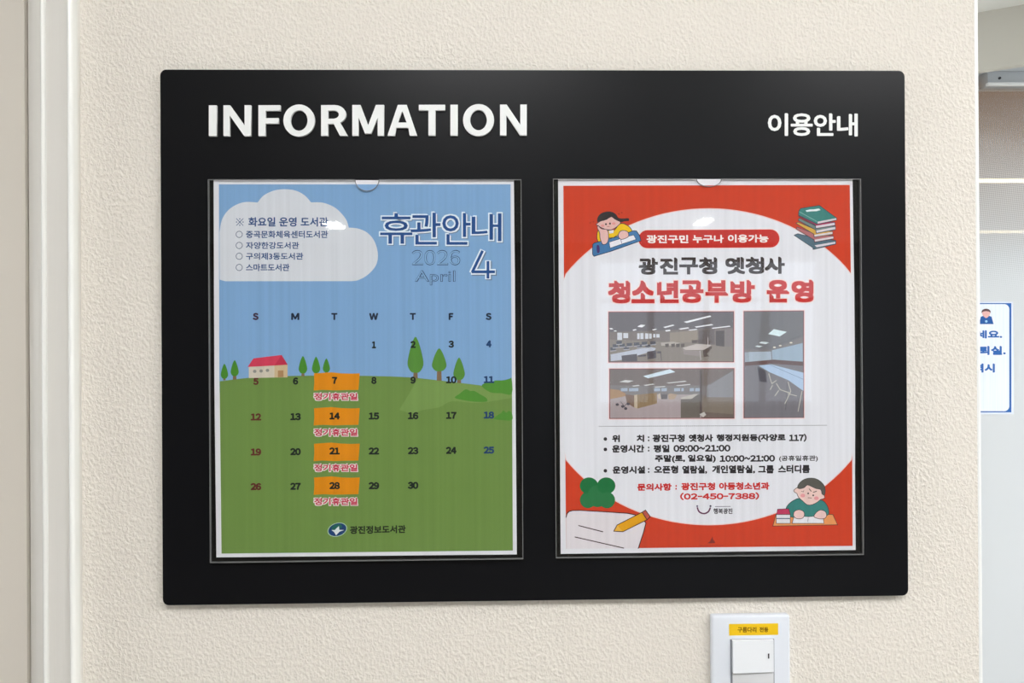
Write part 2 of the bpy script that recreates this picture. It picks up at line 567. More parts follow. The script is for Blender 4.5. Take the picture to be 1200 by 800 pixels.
def letter(ch, x0, x1):
    W = x1 - x0
    tb = lambda x: 123.3 - 0.9 * (x - 244) / 374     # tops drift up to the right
    H = 36.0
    sw = 8.3 / W
    sh = 6.4 / H
    if ch == 'I': sp = [[(0, 0), (1, 0), (1, 1), (0, 1)]]
    elif ch == 'N':
        sp = [[(0, 0), (sw * .93, 0), (1 - sw * .9, .66), (1 - sw * .9, 0), (1, 0), (1, 1), (1 - sw * .95, 1), (sw * .9, .34), (sw * .9, 1), (0, 1)]]
    elif ch == 'F': sp = [[(0, 0), (1, 0), (1, sh), (sw, sh), (sw, .42), (.92, .42), (.92, .42 + sh), (sw, .42 + sh), (sw, 1), (0, 1)]]
    elif ch == 'T':
        h = sw / 2
        sp = [[(0, 0), (1, 0), (1, sh), (.5 + h, sh), (.5 + h, 1), (.5 - h, 1), (.5 - h, sh), (0, sh)]]
    elif ch == 'O':
        sp = [arc(.5, .5, .5, .52, 0, 350, 35), arc(.5, .5, .5 - sw * 1.02, .52 - sh * 1.05, 0, 350, 35)]
    elif ch == 'A':
        sp = [[(.5 - .15, 0), (.5 + .15, 0), (1, 1), (1 - sw * 1.06, 1), (1 - sw * 1.06 - .045, .745), (sw * 1.06 + .045, .745), (sw * 1.06, 1), (0, 1)],
              [(.5, .2), (.645, .575), (.355, .575)]]
    elif ch == 'M':
        s = sw * 1.0
        sp = [[(0, 0), (s * 1.15, 0), (.5, .66), (1 - s * 1.15, 0), (1, 0), (1, 1), (1 - s * .9, 1), (1 - s * .9, .42), (.60, .93),
               (.40, .93), (s * .9, .42), (s * .9, 1), (0, 1)]]
    elif ch == 'R':
        sp = [[(0, 0), (.5, 0)] + arc(.5, .305, .44, .305, -80, 60, 12) + [(1, 1), (1 - sw * 1.1, 1), (.47, .61), (sw, .61), (sw, 1), (0, 1)],
              [(sw, sh)] + [(.48, sh)] + arc(.48, .31, .19, .31 - sh, -80, 80, 8) + [(.48, .61 - sh * .92), (sw, .61 - sh * .92)]]
    out = []
    for s in sp:
        out.append([(x0 + x * W, tb(x0 + x * W) + y * H) for x, y in s])
    return curve_mesh(out, -0.0108, YB, M_LETTER, 'letter', board)


for ch, x0, x1 in (('I', 244.7, 253.7), ('N', 261.8, 294), ('F', 302.8, 328.4), ('O', 332, 368.8), ('R', 376.2, 407.4), ('M', 412.8, 450),
                   ('A', 454, 488.8), ('T', 490.8, 521.6), ('I', 527.8, 536.4), ('O', 542.6, 579), ('N', 586, 617.3)):
    letter(ch, x0, x1)

# ------------------------------------------------------------------ flat print
_pm = {}


def ink(c, streak=True):
    key = (tuple(c), streak)
    if key not in _pm:
        _pm[key] = mat('ink_%d_%d_%d' % tuple(c), tuple(min(0.9, v / 0.98) for v in lin(c)), 0.65, 0.12,
                       vary=((230, 1, 2.5), 0.05) if streak else None)
    return _pm[key]


_ref = {}


class Art:
    """flat print on a sheet: everything is given in photo pixels on the plane yb; layers lie 40 micrometres apart"""
    def __init__(s, parent, yb):
        s.parent, s.yb = parent, yb
        s.reset()

    def reset(s):
        s.v, s.f, s.mi, s.ms = [], [], [], []

    def _m(s, c):
        m = ink(c) if not isinstance(c, bpy.types.Material) else c
        if m not in s.ms: s.ms.append(m)
        return s.ms.index(m)

    def poly(s, pts, c, layer=1.0):
        y = s.yb - layer * 4e-5
        b = len(s.v)
        for px, py in pts: s.v.append(tuple(wp(px, py, y)))
        s.f.append(list(range(b, b + len(pts))))
        s.mi.append(s._m(c))

    def ell(s, cx, cy, rx, ry, c, layer=1.0, rot=0, n=28):
        a = math.radians(rot)
        s.poly([(cx + rx * math.cos(t) * math.cos(a) - ry * math.sin(t) * math.sin(a),
                 cy + rx * math.cos(t) * math.sin(a) + ry * math.sin(t) * math.cos(a))
                for t in [2 * math.pi * k / n for k in range(n)]], c, layer)

    def line(s, pts, wd, c, layer=1.0, closed=False):
        n = len(pts)
        segs = [(pts[i], pts[(i + 1) % n]) for i in range(n if closed else n - 1)]
        for i, ((x0, y0), (x1, y1)) in enumerate(segs):
            l = math.hypot(x1 - x0, y1 - y0) or 1e-6
            nx, ny = -(y1 - y0) / l * wd / 2, (x1 - x0) / l * wd / 2
            e = wd * 0.25
            dx, dy = (x1 - x0) / l * e, (y1 - y0) / l * e
            s.poly([(x0 - dx + nx, y0 - dy + ny), (x1 + dx + nx, y1 + dy + ny), (x1 + dx - nx, y1 + dy - ny), (x0 - dx - nx, y0 - dy - ny)],
                   c, layer + (i % 5) * 0.04)

    def shape(s, pts, fill, stroke=None, wd=0.8, layer=1.0, smooth=0):
        if smooth: pts = curve_pts(pts, smooth)
        s.poly(pts, fill, layer)
        if stroke: s.line(pts, wd, stroke, layer + 0.3, closed=True)

    def glyph(s, body, off=0.0):
        key = (body, off)
        if key not in _ref:
            cu = bpy.data.curves.new('t', 'FONT')
            cu.body = body
            cu.size = 1
            cu.offset = off
            cu.resolution_u = 3
            o = bpy.data.objects.new('t', cu)
            COL.objects.link(o)
            dg = bpy.context.evaluated_depsgraph_get()
            me = bpy.data.meshes.new_from_object(o.evaluated_get(dg))
            vs = [(v.co.x, v.co.y) for v in me.vertices]
            fs = [list(p.vertices) for p in me.polygons]
            bpy.data.objects.remove(o)
            bpy.data.meshes.remove(me)
            bpy.data.curves.remove(cu)
            cnt = {}
            for f in fs:
                for a, b in zip(f, f[1:] + f[:1]):
                    e = (min(a, b), max(a, b))
                    cnt[e] = cnt.get(e, 0) + 1
            be = [e for e, k in cnt.items() if k == 1]
            _ref[key] = (vs, fs, be)
        return _ref[key]

    def run(s, body, x0, x1, ycap, ybase, c, r=0.0, layer=1.0, off=0.0, slope=0.0, gap=0.075):
        """digits and Latin letters in the same sans face as the Korean, laid out between x0 and x1"""
        adv, items = 0.0, []
        for ch in body:
            if ch == ' ':
                adv += 0.25
                continue
            full = {'~': '～', '-': '－'}.get(ch, chr(ord(ch) + 0xFEE0) if '!' <= ch <= '}' else ch)
            vs, fs, be = s.glyph(full, off)
            ax, bx = min(v[0] for v in vs), max(v[0] for v in vs)
            k = {'~': 0.6, '-': 0.5, ':': 1.0}.get(ch, 1.0)
            items.append((full, adv - ax * k, k))
            adv += (bx - ax) * k + gap
        adv -= gap
        sx = (x1 - x0 - 2 * r) / adv
        sy = (ybase - ycap - 2 * r) / 0.735
        for full, dx, k in items:
            vs, fs, be = s.glyph(full, off)
            P = [(x0 + r + (x * k + dx) * sx, ybase - r - y * sy + slope * (x * k + dx) / adv) for x, y in vs]
            s.emit(P, fs, be, c, r, layer)

    def text(s, body, box_, c, r=0.0, layer=1.0, off=0.0, slope=0.0):
        x0, y0, x1, y1 = box_
        vs, fs, be = s.glyph(body, off)
        ax, bx = min(v[0] for v in vs), max(v[0] for v in vs)
        ay, by = min(v[1] for v in vs), max(v[1] for v in vs)
        X0, X1, Y0, Y1 = x0 + r, x1 - r, y0 + r, y1 - r
        sx, sy = (X1 - X0) / max(bx - ax, 1e-6), (Y1 - Y0) / max(by - ay, 1e-6)
        P = [(X0 + (x - ax) * sx, Y1 - (y - ay) * sy + slope * ((x - ax) / max(bx - ax, 1e-6))) for x, y in vs]
        s.emit(P, fs, be, c, r, layer)

    def emit(s, P, fs, be, c, r, layer):
        y = s.yb - layer * 4e-5
        b = len(s.v)
        mi = s._m(c)
        for q in P: s.v.append(tuple(wp(q[0], q[1], y)))
        for f in fs:
            s.f.append([b + i for i in f]); s.mi.append(mi)
        if r > 0:
            k = 0
            for a, d in be:
                (xa, ya), (xb, yb_) = P[a], P[d]
                l = math.hypot(xb - xa, yb_ - ya)
                if l < 1e-4: continue
                nx, ny = -(yb_ - ya) / l * r, (xb - xa) / l * r
                if r > 0.9:      # square brush: crisp terminals
                    nx, ny = math.copysign(r, nx) if abs(nx) > 1e-6 else r, math.copysign(r, ny) if abs(ny) > 1e-6 else r
                    s.poly([(xa + nx, ya + ny), (xb + nx, yb_ + ny), (xb - nx, yb_ - ny), (xa - nx, ya - ny)], c, layer - 0.02 - (k % 7) * 0.03)
                    s.poly([(xa - r, ya - r), (xa + r, ya - r), (xa + r, ya + r), (xa - r, ya + r)], c, layer - 0.25 - (k % 5) * 0.03)
                    k += 1
                    continue
                s.poly([(xa + nx, ya + ny), (xb + nx, yb_ + ny), (xb - nx, yb_ - ny), (xa - nx, ya - ny)], c, layer - 0.02 - (k % 7) * 0.03)
                s.poly([(xa + r * math.cos(t), ya + r * math.sin(t)) for t in [math.pi / 3 * j + .3 for j in range(6)]], c,
                       layer - 0.25 - (k % 5) * 0.03)
                k += 1

    def done(s, name, label=None, kind=None, parent=None):
        me = bpy.data.meshes.new(name)
        me.from_pydata(s.v, [], s.f)
        for m in s.ms: me.materials.append(m)
        for p, i in zip(me.polygons, s.mi): p.material_index = i
        # every print faces the room
        bm = bmesh.new(); bm.from_mesh(me)
        for f in bm.faces:
            f.normal_update()
            if f.normal.y > 0: f.normal_flip()
        bm.to_mesh(me); bm.free()
        o = link(bpy.data.objects.new(name, me), parent or s.parent)
        tag(o, label, kind=kind)
        s.reset()
        return o


def curve_pts(pts, n=4, closed=True):
    out = []
    N = len(pts)
    for i in range(N):
        p0, p1, p2, p3 = pts[(i - 1) % N], pts[i], pts[(i + 1) % N], pts[(i + 2) % N]
        if not closed:
            if i == N - 1: out.append(p1); break
            p0 = pts[max(i - 1, 0)]; p3 = pts[min(i + 2, N - 1)]
        for k in range(n):
            t = k / n
            out.append(tuple(0.5 * ((2 * p1[j]) + (-p0[j] + p2[j]) * t + (2 * p0[j] - 5 * p1[j] + 4 * p2[j] - p3[j]) * t * t
                                    + (-p0[j] + 3 * p1[j] - 3 * p2[j] + p3[j]) * t ** 3) for j in (0, 1)))
    return out


# subtitle on the board: four flat white characters
A = Art(board, YB - 0.0002)
for ch, b_ in (('이', (899.8, 132.6, 923.6, 159.2)), ('용', (926.6, 132.8, 952.4, 159.2)), ('안', (953.6, 132.8, 979.4, 159.2)),
               ('내', (980.8, 133, 1005.2, 159.8))):
    A.text(ch, b_, M_LETTER, r=0.72)
    A.done('printed_character')

# ------------------------------------------------------------------ clear pockets
YP = -0.0112     # paper plane


def holder(x0, y0, x1, y1, xb0, xb1, yb0, yb1, nx, nr, nd, label):
    """pixel outline: top (x0,y0)-(x1,y0), bottom (xb0,yb0)-(xb1,yb1)"""
    root = tag(empty('poster_holder', wp((x0 + x1) / 2, yb0, YB)), label, 'poster holder', 'clear poster holders on the notice board')
    yf = -0.0132
    P = lambda px, py: (wp(px, py, yf).x, wp(px, py, yf).z)
    prism_y('back_panel', [P(x0 + 1, y0 + 1), P(x1 - 1, y0 + 1), P(xb1 - 1, yb1 - 1), P(xb0 + 1, yb0 - 1)], -0.0100, -0.0082, M_BLACKAC, root, bevel=0.0002)
    out = [P(x0, y0), P(nx - nr, y0)]
    for k in range(1, 12):
        a = math.pi * k / 12
        out.append(P(nx - nr * math.cos(a), y0 + nd * math.sin(a)))
    out += [P(nx + nr, y0), P(x1, y0), P(xb1, yb1), P(xb0, yb0)]
    prism_y('front_panel', out, yf, yf + 0.0011, M_CLEAR, root)
    # polished edges of the sheet: thin frosted strips that catch the light
    e = 0.7
    me_ = M_EDGE
    prism_y('polished_edge', [P(x0, y0), P(x0 + e, y0), P(xb0 + e, yb0), P(xb0, yb0)], yf - 0.0001, yf + 0.0028, me_, root)
    prism_y('polished_edge', [P(x1 - e, y0), P(x1, y0), P(xb1, yb1), P(xb1 - e, yb1)], yf - 0.0001, yf + 0.0028, me_, root)
    prism_y('polished_edge', [P(xb0, yb0 - e), P(xb1, yb1 - e), P(xb1, yb1), P(xb0, yb0)], yf - 0.0001, yf + 0.0028, me_, root)
    prism_y('polished_edge', [P(x0, y0), P(nx - nr, y0), P(nx - nr, y0 + e), P(x0, y0 + e)], yf - 0.0001, yf + 0.0012, me_, root)
    prism_y('polished_edge', [P(nx + nr, y0), P(x1, y0), P(x1, y0 + e), P(nx + nr, y0 + e)], yf - 0.0001, yf + 0.0012, me_, root)
    # rim of the thumb notch
    rim = [P(nx - nr * math.cos(math.pi * k / 12), y0 + nd * math.sin(math.pi * k / 12)) for k in range(13)]
    rin = [P(nx - (nr - .7) * math.cos(math.pi * k / 12), y0 + (nd - .7) * math.sin(math.pi * k / 12)) for k in range(12, -1, -1)]
    prism_y('notch_rim', rim + rin, yf, yf + 0.0011, me_, root)
    return root


M_EDGE = mat('polished_acrylic_edge', (0.20, 0.20, 0.20), 0.2, 0.6)
holder(243.5, 210, 611, 210, 246, 613.2, 659.5, 655, 430, 14.5, 14, 'clear acrylic poster holder on the left of the black board, over the calendar')
holder(648, 209.3, 1009, 209.3, 651.5, 1012.5, 654, 650, 831, 15, 9.5, 'clear acrylic poster holder on the right of the black board, over the red poster')


def sheet(name, pts, label, cat):
    v = [wp(px, py, YP) for px, py in pts]
    n = len(v)
    bk = [p + Vector((0, 0.0003, 0)) for p in v]
    o = mesh_obj(name, v + bk, [list(range(n))[::-1], list(range(n, 2 * n))] + [[i, (i + 1) % n, n + (i + 1) % n, n + i] for i in range(n)],
                 M_PAPER)
    return tag(o, label, cat)


M_PAPER = mat('white_poster_paper', lin((228, 226, 231)), 0.6, 0.2, vary=((120, 1, 2), 0.012))

# ------------------------------------------------------------------ left poster: calendar of closing days
LP = sheet('calendar_poster', [(250.3, 210.8), (602.2, 211.2), (603.4, 330), (604, 450), (605.7, 649.4), (253.6, 652.8), (251.2, 450)],
           'April calendar poster with blue sky and green hill, in the left holder', 'poster')
A = Art(LP, YP - 0.0001)
SKY = (128, 166, 206)
A.poly([(256.5, 216), (598.2, 216), (599.8, 440), (599.9, 460), (257.4, 460), (257, 440)], SKY, 0.5)
A.done('printed_sky')
hill = curve_pts([(257.4, 446.6), (275, 444.4), (300, 441.8), (345, 440.2), (395, 440), (440, 440.4), (480, 442), (520, 446.2), (560, 451), (600, 456)], 4, closed=False)
A.poly(hill + [(601, 644.8), (259.6, 648.4)], (111, 140, 71), 1)
A.done('printed_hill')
A.poly(curve_pts([(490, 443.5), (530, 447.5), (570, 452.5), (600, 456)], 4, closed=False) + [(600, 466)] +
       curve_pts([(600, 466), (560, 472), (530, 470), (515, 477), (497, 480), (482, 484), (468, 480)], 4, closed=False), (120, 150, 80), 1.6)
A.done('printed_meadow')
L1 = curve_pts([(257.2, 272), (260.6, 256.2), (270, 244), (285, 237), (301.9, 237.2)], 5, closed=False)
L2 = curve_pts([(301.9, 237.2), (309, 229), (320.6, 223.4), (333.7, 221.6), (346.8, 223.4), (357.2, 229), (364.6, 237.1)], 5, closed=False)[1:]
L3 = curve_pts([(364.6, 237.1), (378.7, 237.5), (393.7, 244), (405, 256.2), (408.7, 266.6)], 5, closed=False)[1:]
L4 = curve_pts([(408.7, 266.6), (420, 267.8), (431, 273), (439, 283), (442.8, 297.5), (440.6, 310.6), (431, 321.8), (420, 328), (412, 329.3)], 5, closed=False)[1:]
A.poly(L1 + L2 + L3 + L4 + [(264, 329.4), (257.4, 327.5)], (212, 214, 220), 1.5)
A.done('printed_cloud')


def tree(cx, y0, y1, wd, tw, yt, col=(86, 138, 56)):
    hh = y1 - y0
    A.poly([(cx - tw / 2, y1 - 2), (cx + tw / 2, y1 - 2), (cx + tw / 2 + .4, yt), (cx - tw / 2 - .4, yt)], (128, 104, 78), 1.8)
    A.shape([(cx, y0), (cx + wd * .22, y0 + hh * .18), (cx + wd * .42, y0 + hh * .5), (cx + wd * .5, y0 + hh * .78), (cx + wd * .28, y0 + hh * .97),
             (cx, y1), (cx - wd * .28, y0 + hh * .97), (cx - wd * .5, y0 + hh * .78), (cx - wd * .42, y0 + hh * .5), (cx - wd * .22, y0 + hh * .18)],
            col, layer=2.2, smooth=3)
    A.done('printed_tree')


for a in ((263, 426, 443.5, 8.6, 2.2, 445.5), (275, 421.8, 440.5, 9.4, 3.6, 444.6), (355, 417, 437.4, 10, 3, 440.8), (370.4, 417.8, 437, 9.6, 3, 440.8),
          (382.5, 419.8, 436, 8.4, 3, 440.8)):
    tree(*a, col=(72, 134, 44))
for a in ((486.9, 394.4, 436.6, 18.6, 4.6, 443.4), (514.7, 408, 434.8, 17, 5, 446), (538, 418.8, 445, 13.4, 4, 448.8)):
    tree(*a)


def shrub(pts):
    A.shape(pts, (82, 140, 52), layer=2.2, smooth=3)
    A.done('printed_shrub')


shrub([(564.6, 452.4), (569, 448.4), (575, 448.6), (580, 445.8), (586.8, 445.6), (592, 445), (597, 443.6), (599.6, 443.6), (599.8, 461.4), (588, 460.6), (575, 459.6)])
shrub([(532.8, 465.6), (539, 461), (545.6, 456), (551, 458), (556, 458), (563, 462), (570, 466.4), (570, 470.4), (555, 470.4), (540, 468)])
shrub([(578.6, 490.6), (583, 486.4), (587.4, 483.8), (590, 480.6), (593, 483.4), (596.4, 481.4), (599.8, 484), (600, 492), (588, 492)])
# house
A.poly([(291.6, 429), (321.5, 427.5), (321.5, 442.2), (291.6, 442.8)], (205, 195, 178), 2)
A.poly([(321.5, 427.5), (330, 416.6), (337, 427), (337, 442), (321.5, 442.2)], (202, 178, 142), 2)
A.poly([(290.2, 429.8), (297, 419.8), (330, 415.8), (321.6, 428.2)], (206, 62, 88), 2.4)
A.poly([(330, 415.8), (337.2, 427.2), (321.6, 428.2)], (190, 48, 76), 2.4)
for x, y in ((298.5, 434.9), (306, 434.5), (313.4, 433.8)): A.ell(x, y, 2.1, 1.9, (140, 138, 132), 2.5, n=12)
A.poly([(325.6, 434), (332.2, 433.8), (332.2, 441.6), (325.6, 441.9)], (172, 132, 92), 2.5)
A.done('printed_house')

NAVY = (46, 78, 128)
A.line([(277, 256), (285, 264.2)], 0.75, NAVY, 2.4)
A.line([(277, 264.2), (285, 256)], 0.75, NAVY, 2.7)
for x, y in ((281, 256.4), (281, 263.8), (277.2, 260.1), (284.8, 260.1)): A.ell(x, y, 0.75, 0.75, NAVY, 2.4, n=10)
A.text('화요일 운영 도서관', (291, 254.4, 384.6, 265.4), NAVY, r=0.32, layer=2.4)
A.done('printed_heading')
for body, x1, y0, y1 in (('중곡문화체육센터도서관', 384.4, 270.2, 278.9), ('자양한강도서관', 350.4, 283.4, 291.6),
                         ('구의제3동도서관', 355.4, 296, 304.3), ('스마트도서관', 339.2, 309, 317.6)):
    cy = (y0 + y1) / 2
    A.line([(280.3 + 3.7 * math.cos(t), cy + 3.7 * math.sin(t)) for t in [math.pi / 10 * k for k in range(20)]], 0.75, (80, 95, 120), 2.2, closed=True)
    A.text(body, (288.2, y0, x1, y1), NAVY, r=0.22, layer=2.4)
    A.done('printed_list_line')
for ch, b_ in (('휴', (444.4, 248.6, 484.4, 286.6)), ('관', (480, 248, 517.2, 287.6)), ('안', (517.2, 248.4, 552.6, 287.8)), ('내', (551.6, 248.8, 588.8, 283.6))):
    x0, y0, x1, y1 = b_
    A.text(ch, (x0 + .8, y0 + 1, x1 + 1.2, y1 + 1.2), (110, 128, 150), r=1.5, layer=2.0)
    A.text(ch, (x0 - .4, y0 - .4, x1 + .4, y1 + .4), (225, 234, 244), r=1.75, layer=2.8)
    A.text(ch, (x0 + 1.1, y0 + 1.1, x1 - 1.1, y1 - 1.1), (34, 78, 138), r=0.22, layer=4.0)
    A.done('printed_title_character')
four = [[(565.2, 294.4), (553.6, 318.4), (579.2, 318.4)], [(571.8, 306.6), (571.8, 325.4)]]
for q, wd, c, ly, dd in ((0, 6.8, (110, 128, 150), 2.0, 1.2), (1, 6.8, (225, 234, 244), 2.8, 0), (2, 3.2, (34, 78, 138), 4, 0)):
    for k, pl in enumerate(four): A.line([(x + dd, y + dd) for x, y in pl], wd, c, ly + k * 0.1)
A.done('printed_title_character')
A.run('2026', 482.6, 539.4, 293, 310.6, (62, 84, 118), r=0.3, layer=2.2)
A.run('2026', 483.3, 538.7, 293.7, 309.9, (140, 180, 216), r=0.0, layer=2.8, off=-0.014)
A.done('printed_year')
A.text('April', (486.4, 316.8, 533.6, 334.2), (62, 84, 118), r=0.3, layer=2.2)
A.text('April', (487, 317.4, 533, 333.6), (140, 180, 216), r=0.0, layer=2.8, off=-0.022)
A.done('printed_month')
CX = (299.6, 346, 391.8, 437.9, 483.8, 528.5, 572.6)
for x, ch, wd in zip(CX, 'SMTWTFS', (6.8, 9.6, 7.2, 10.6, 7, 5.4, 6.8)):
    A.run(ch, x - wd / 2, x + wd / 2, 366.6, 374.8, (28, 40, 62) if ch != 'S' or x > 400 else (60, 36, 60), r=0.62, layer=2.6)
    A.done('printed_weekday')
# highlights of the closing Tuesdays
random.seed(4)
for y0, y1 in ((436.6, 457), (477.4, 498), (519, 539.8), (558.6, 579.2)):
    pts = [(368, y0 + .8), (376, y0 + .2), (388, y0 - .6), (400, y0 + .6), (412, y0 + 1), (421.6, y0 + .6), (421, y0 + 8), (420, y1 - .4), (408, y1 - .2),
           (392, y1 + .2), (378, y1 - .4), (367.6, y1 + .4), (368.4, y0 + 11)]
    A.poly(pts, (220, 138, 18), 2.4)
    A.done('printed_highlight')
for i, (y0, y1) in enumerate(((460, 469), (501.8, 511), (543.4, 552.4), (582.8, 592))):
    A.text('정기휴관일', (367.2, y0 - .6, 419.8, y1 + .6), (232, 214, 214), r=1.1, layer=2.6)
    A.text('정기휴관일', (368.2, y0 + .3, 418.8, y1 - .3), (196, 46, 76), r=0.3, layer=3.3)
    A.done('printed_closing_note')
d = 1
for row, yc in enumerate((405.2, 446.7, 488.4, 529.4, 570)):
    for c in range(7):
        if row == 0 and c < 3: continue
        if d > 30: break
        s_ = str(d)
        wd = 6.2 if d < 10 else 12.4
        if d in (1,): wd = 5.0
        y = yc - 2.2 * (c / 6) - (0.2 if row == 0 else 0)
        if c == 2: y -= 0.4
        if c == 6 and row == 1: y = 444.6
        colr = (96, 40, 36) if c == 0 else ((28, 62, 104) if c == 6 else (24, 34, 30))
        A.run(s_, CX[c] - wd / 2 + .3, CX[c] + wd / 2 + .3, y - 4.1, y + 4.1, colr, r=0.62, layer=4.0, gap=0.05)
        A.done('printed_date')
        d += 1
# library emblem and name
A.ell(395.3, 620.4, 11.8, 8.0, (170, 198, 176), 2.0, rot=-17)
A.ell(395.3, 620.4, 10.8, 7.2, (24, 62, 112), 2.4, rot=-17)
A.ell(394.6, 617.6, 6.4, 3.2, (32, 100, 92), 2.6, rot=-17)
A.poly([(388.4, 620.8), (392.4, 620.8), (394, 619), (397.2, 616.2), (397.6, 620.6), (403.2, 620.8), (398, 622.6), (393.8, 627), (391.4, 623)], (225, 230, 234), 3)
A.done('printed_emblem')
A.text('광진정보도서관', (410, 616.2, 475.6, 625.6), (30, 40, 24), r=0.38, layer=2.4, slope=-1.2)
A.done('printed_library_name')

# ------------------------------------------------------------------ right poster: youth study room
RP = sheet('red_poster', [(654, 209.9), (999, 209.7), (1001, 330), (1002.2, 450), (1002, 560), (1002.8, 644.2), (657, 648.8), (655.6, 430)],
           'white and red Korean study room poster with three room photographs, in the right holder', 'poster')
A = Art(RP, YP - 0.0001)
RED = (203, 64, 36)
A.poly([(660.2, 217.6), (995.8, 216.6), (998, 400), (999.2, 639.4), (663.4, 642.8), (661.6, 430)], RED, 0.5)
A.done('printed_red_ground')


def oval(e, layer, c):
    pts = []
    for k in range(120):
        t = 2 * math.pi * k / 120
        cx, cy = 830.5, 429.6
        x = cx + (206 + e) * math.cos(t)
        y = cy + (184.6 + e) * math.sin(t)
        lo = 659.4 + (y - 217) * 0.0078
        hi = 996.5 + (y - 217) * 0.0080
        pts.append((min(max(x, lo), hi), y))
    # drop clamped duplicates
    q = [pts[0]]
    for p in pts[1:]:
        if math.hypot(p[0] - q[-1][0], p[1] - q[-1][1]) > 0.05: q.append(p)
    A.poly(q, c, layer)


oval(1.1, 0.8, (236, 205, 203))
oval(0, 1.2, (226, 225, 231))
A.done('printed_white_oval')
# pill with the first line
def pill(x0, y0, x1, y1, c, layer, e=0, dy=-0.9):
    r = (y1 - y0) / 2 + e
    cy = (y0 + y1) / 2
    A.poly(arc(x0 + (y1 - y0) / 2, cy, r, r, 90, 270, 12) + [(px, py + dy) for px, py in arc(x1 - (y1 - y0) / 2, cy, r, r, -90, 90, 12)], c, layer)


pill(748.2, 269.6, 913.4, 290.8, (238, 214, 212), 1.6, 0.9)
pill(748.2, 269.6, 913.4, 290.8, (194, 48, 40), 2.0)
A.done('printed_banner')
A.text('광진구민', (757.6, 275.2, 806.6, 285), (240, 232, 228), r=0.42, layer=3)
A.text('누구나', (811.8, 275, 848, 284.6), (240, 232, 228), r=0.42, layer=3)
A.text('이용가능', (853, 274.6, 900.6, 284.2), (240, 232, 228), r=0.42, layer=3)
A.done('printed_banner_lettering')
DK = (58, 48, 46)
x = 748.6
for ch, a, b_ in (('광', 748.4, 771), ('진', 773.4, 794.6), ('구', 796, 818), ('청', 819, 840.6), ('옛', 850, 873), ('청', 873.6, 895.6), ('사', 896.2, 919.6)):
    sl = -(a - 748) / 171 * 1.2
    A.text(ch, (a, 301.8 + sl, b_, 321.8 + sl), DK, r=0.95, layer=2.6)
    A.done('printed_headline_character')
for ch, a, b_ in (('청', 712.8, 738.6), ('소', 740, 767), ('년', 770, 795.4), ('공', 797, 824.4), ('부', 826.6, 853.2), ('방', 856, 884.6),
                  ('운', 898.6, 924.8), ('영', 927.6, 953.4)):
    sl = -(a - 712) / 241 * 1.3
    b2 = (a, 328.9 + sl, b_, 355.4 + sl)
    A.text(ch, (b2[0] - 1, b2[1] - 1, b2[2] + 1, b2[3] + 1), (244, 216, 212), r=2.2, layer=2.2)
    A.text(ch, b2, (194, 40, 34), r=1.3, layer=3.0)
    A.done('printed_headline_character')


# --- the three printed photographs
def frame(x0, y0, x1, y1, c, layer=1.6):
    A.poly([(x0 - 1, y0 - 1), (x1 + 1, y0 - 1.6), (x1 + 1, y1 + .6), (x0 - 1, y1 + 1)], (238, 206, 206), layer)
    A.poly([(x0, y0), (x1, y0 - .6), (x1, y1 - .4), (x0, y1)], (120, 48, 54), layer + .3)
    A.poly([(x0 + .8, y0 + .8), (x1 - .8, y0 + .2), (x1 - .8, y1 - 1.2), (x0 + .8, y1 - .8)], c, layer + .6)


def pt(ox, oy, sc_):
    return lambda pts: [(ox + x / sc_, oy + y / sc_) for x, y in pts]


# 1: reading room
T = pt(700, 355, 7.06)
frame(713, 365.2, 860.2, 424.6, (104, 98, 102))
A.poly(T([(100, 240), (560, 225), (830, 215), (1120, 205), (1120, 482), (102, 482)]), (122, 112, 108), 2.4)      # walls
A.poly(T([(102, 300), (540, 320), (900, 330), (1120, 365), (1120, 482), (102, 482)]), (134, 124, 116), 2.6)      # floor
A.poly(T([(600, 245), (830, 225), (830, 325), (600, 325)]), (146, 134, 122), 2.7)
A.poly(T([(840, 225), (970, 215), (970, 345), (840, 335)]), (104, 94, 94), 2.7)
A.poly(T([(980, 230), (1050, 228), (1050, 360), (980, 352)]), (84, 74, 74), 2.8)
A.poly(T([(1056, 215), (1120, 210), (1120, 362), (1056, 358)]), (128, 118, 118), 2.8)
for x0, x1, y0, y1 in ((165, 205, 245, 305), (215, 255, 248, 290), (330, 350, 250, 298), (356, 382, 248, 298), (395, 422, 250, 296), (428, 450, 252, 294), (462, 480, 255, 285), (488, 515, 256, 285)):
    A.poly(T([(x0, y0), (x1, y0), (x1, y1), (x0, y1)]), (206, 208, 216), 2.9)
for q in ([(715, 155), (930, 102), (945, 112), (740, 165)], [(805, 195), (945, 173), (960, 182), (820, 203)], [(945, 205), (1095, 187), (1102, 195), (955, 212)],
          [(545, 198), (625, 178), (640, 185), (560, 206)], [(330, 195), (360, 178), (398, 182), (370, 202)], [(670, 212), (750, 200), (762, 208), (690, 220)],
          [(450, 220), (480, 212), (495, 217), (465, 226)], [(290, 222), (315, 215), (328, 220), (300, 230)], [(98, 208), (120, 206), (134, 216), (110, 219)],
          [(135, 228), (155, 226), (162, 234), (142, 236)], [(750, 222), (820, 214), (830, 220), (765, 228)], [(560, 225), (600, 220), (606, 230), (570, 236)]):
    A.poly(T(q), (232, 232, 236), 3.0)
A.poly(T([(110, 425), (440, 360), (485, 375), (470, 395), (200, 470), (112, 480)]), (186, 190, 204), 3.2)
for q in ([(200, 435), (328, 420), (330, 480), (205, 482)], [(410, 402), (485, 392), (488, 455), (415, 465)], [(335, 432), (402, 425), (404, 440), (340, 446)],
          [(490, 400), (526, 398), (526, 415), (494, 416)]):
    A.poly(T(q), (84, 76, 82), 3.4)
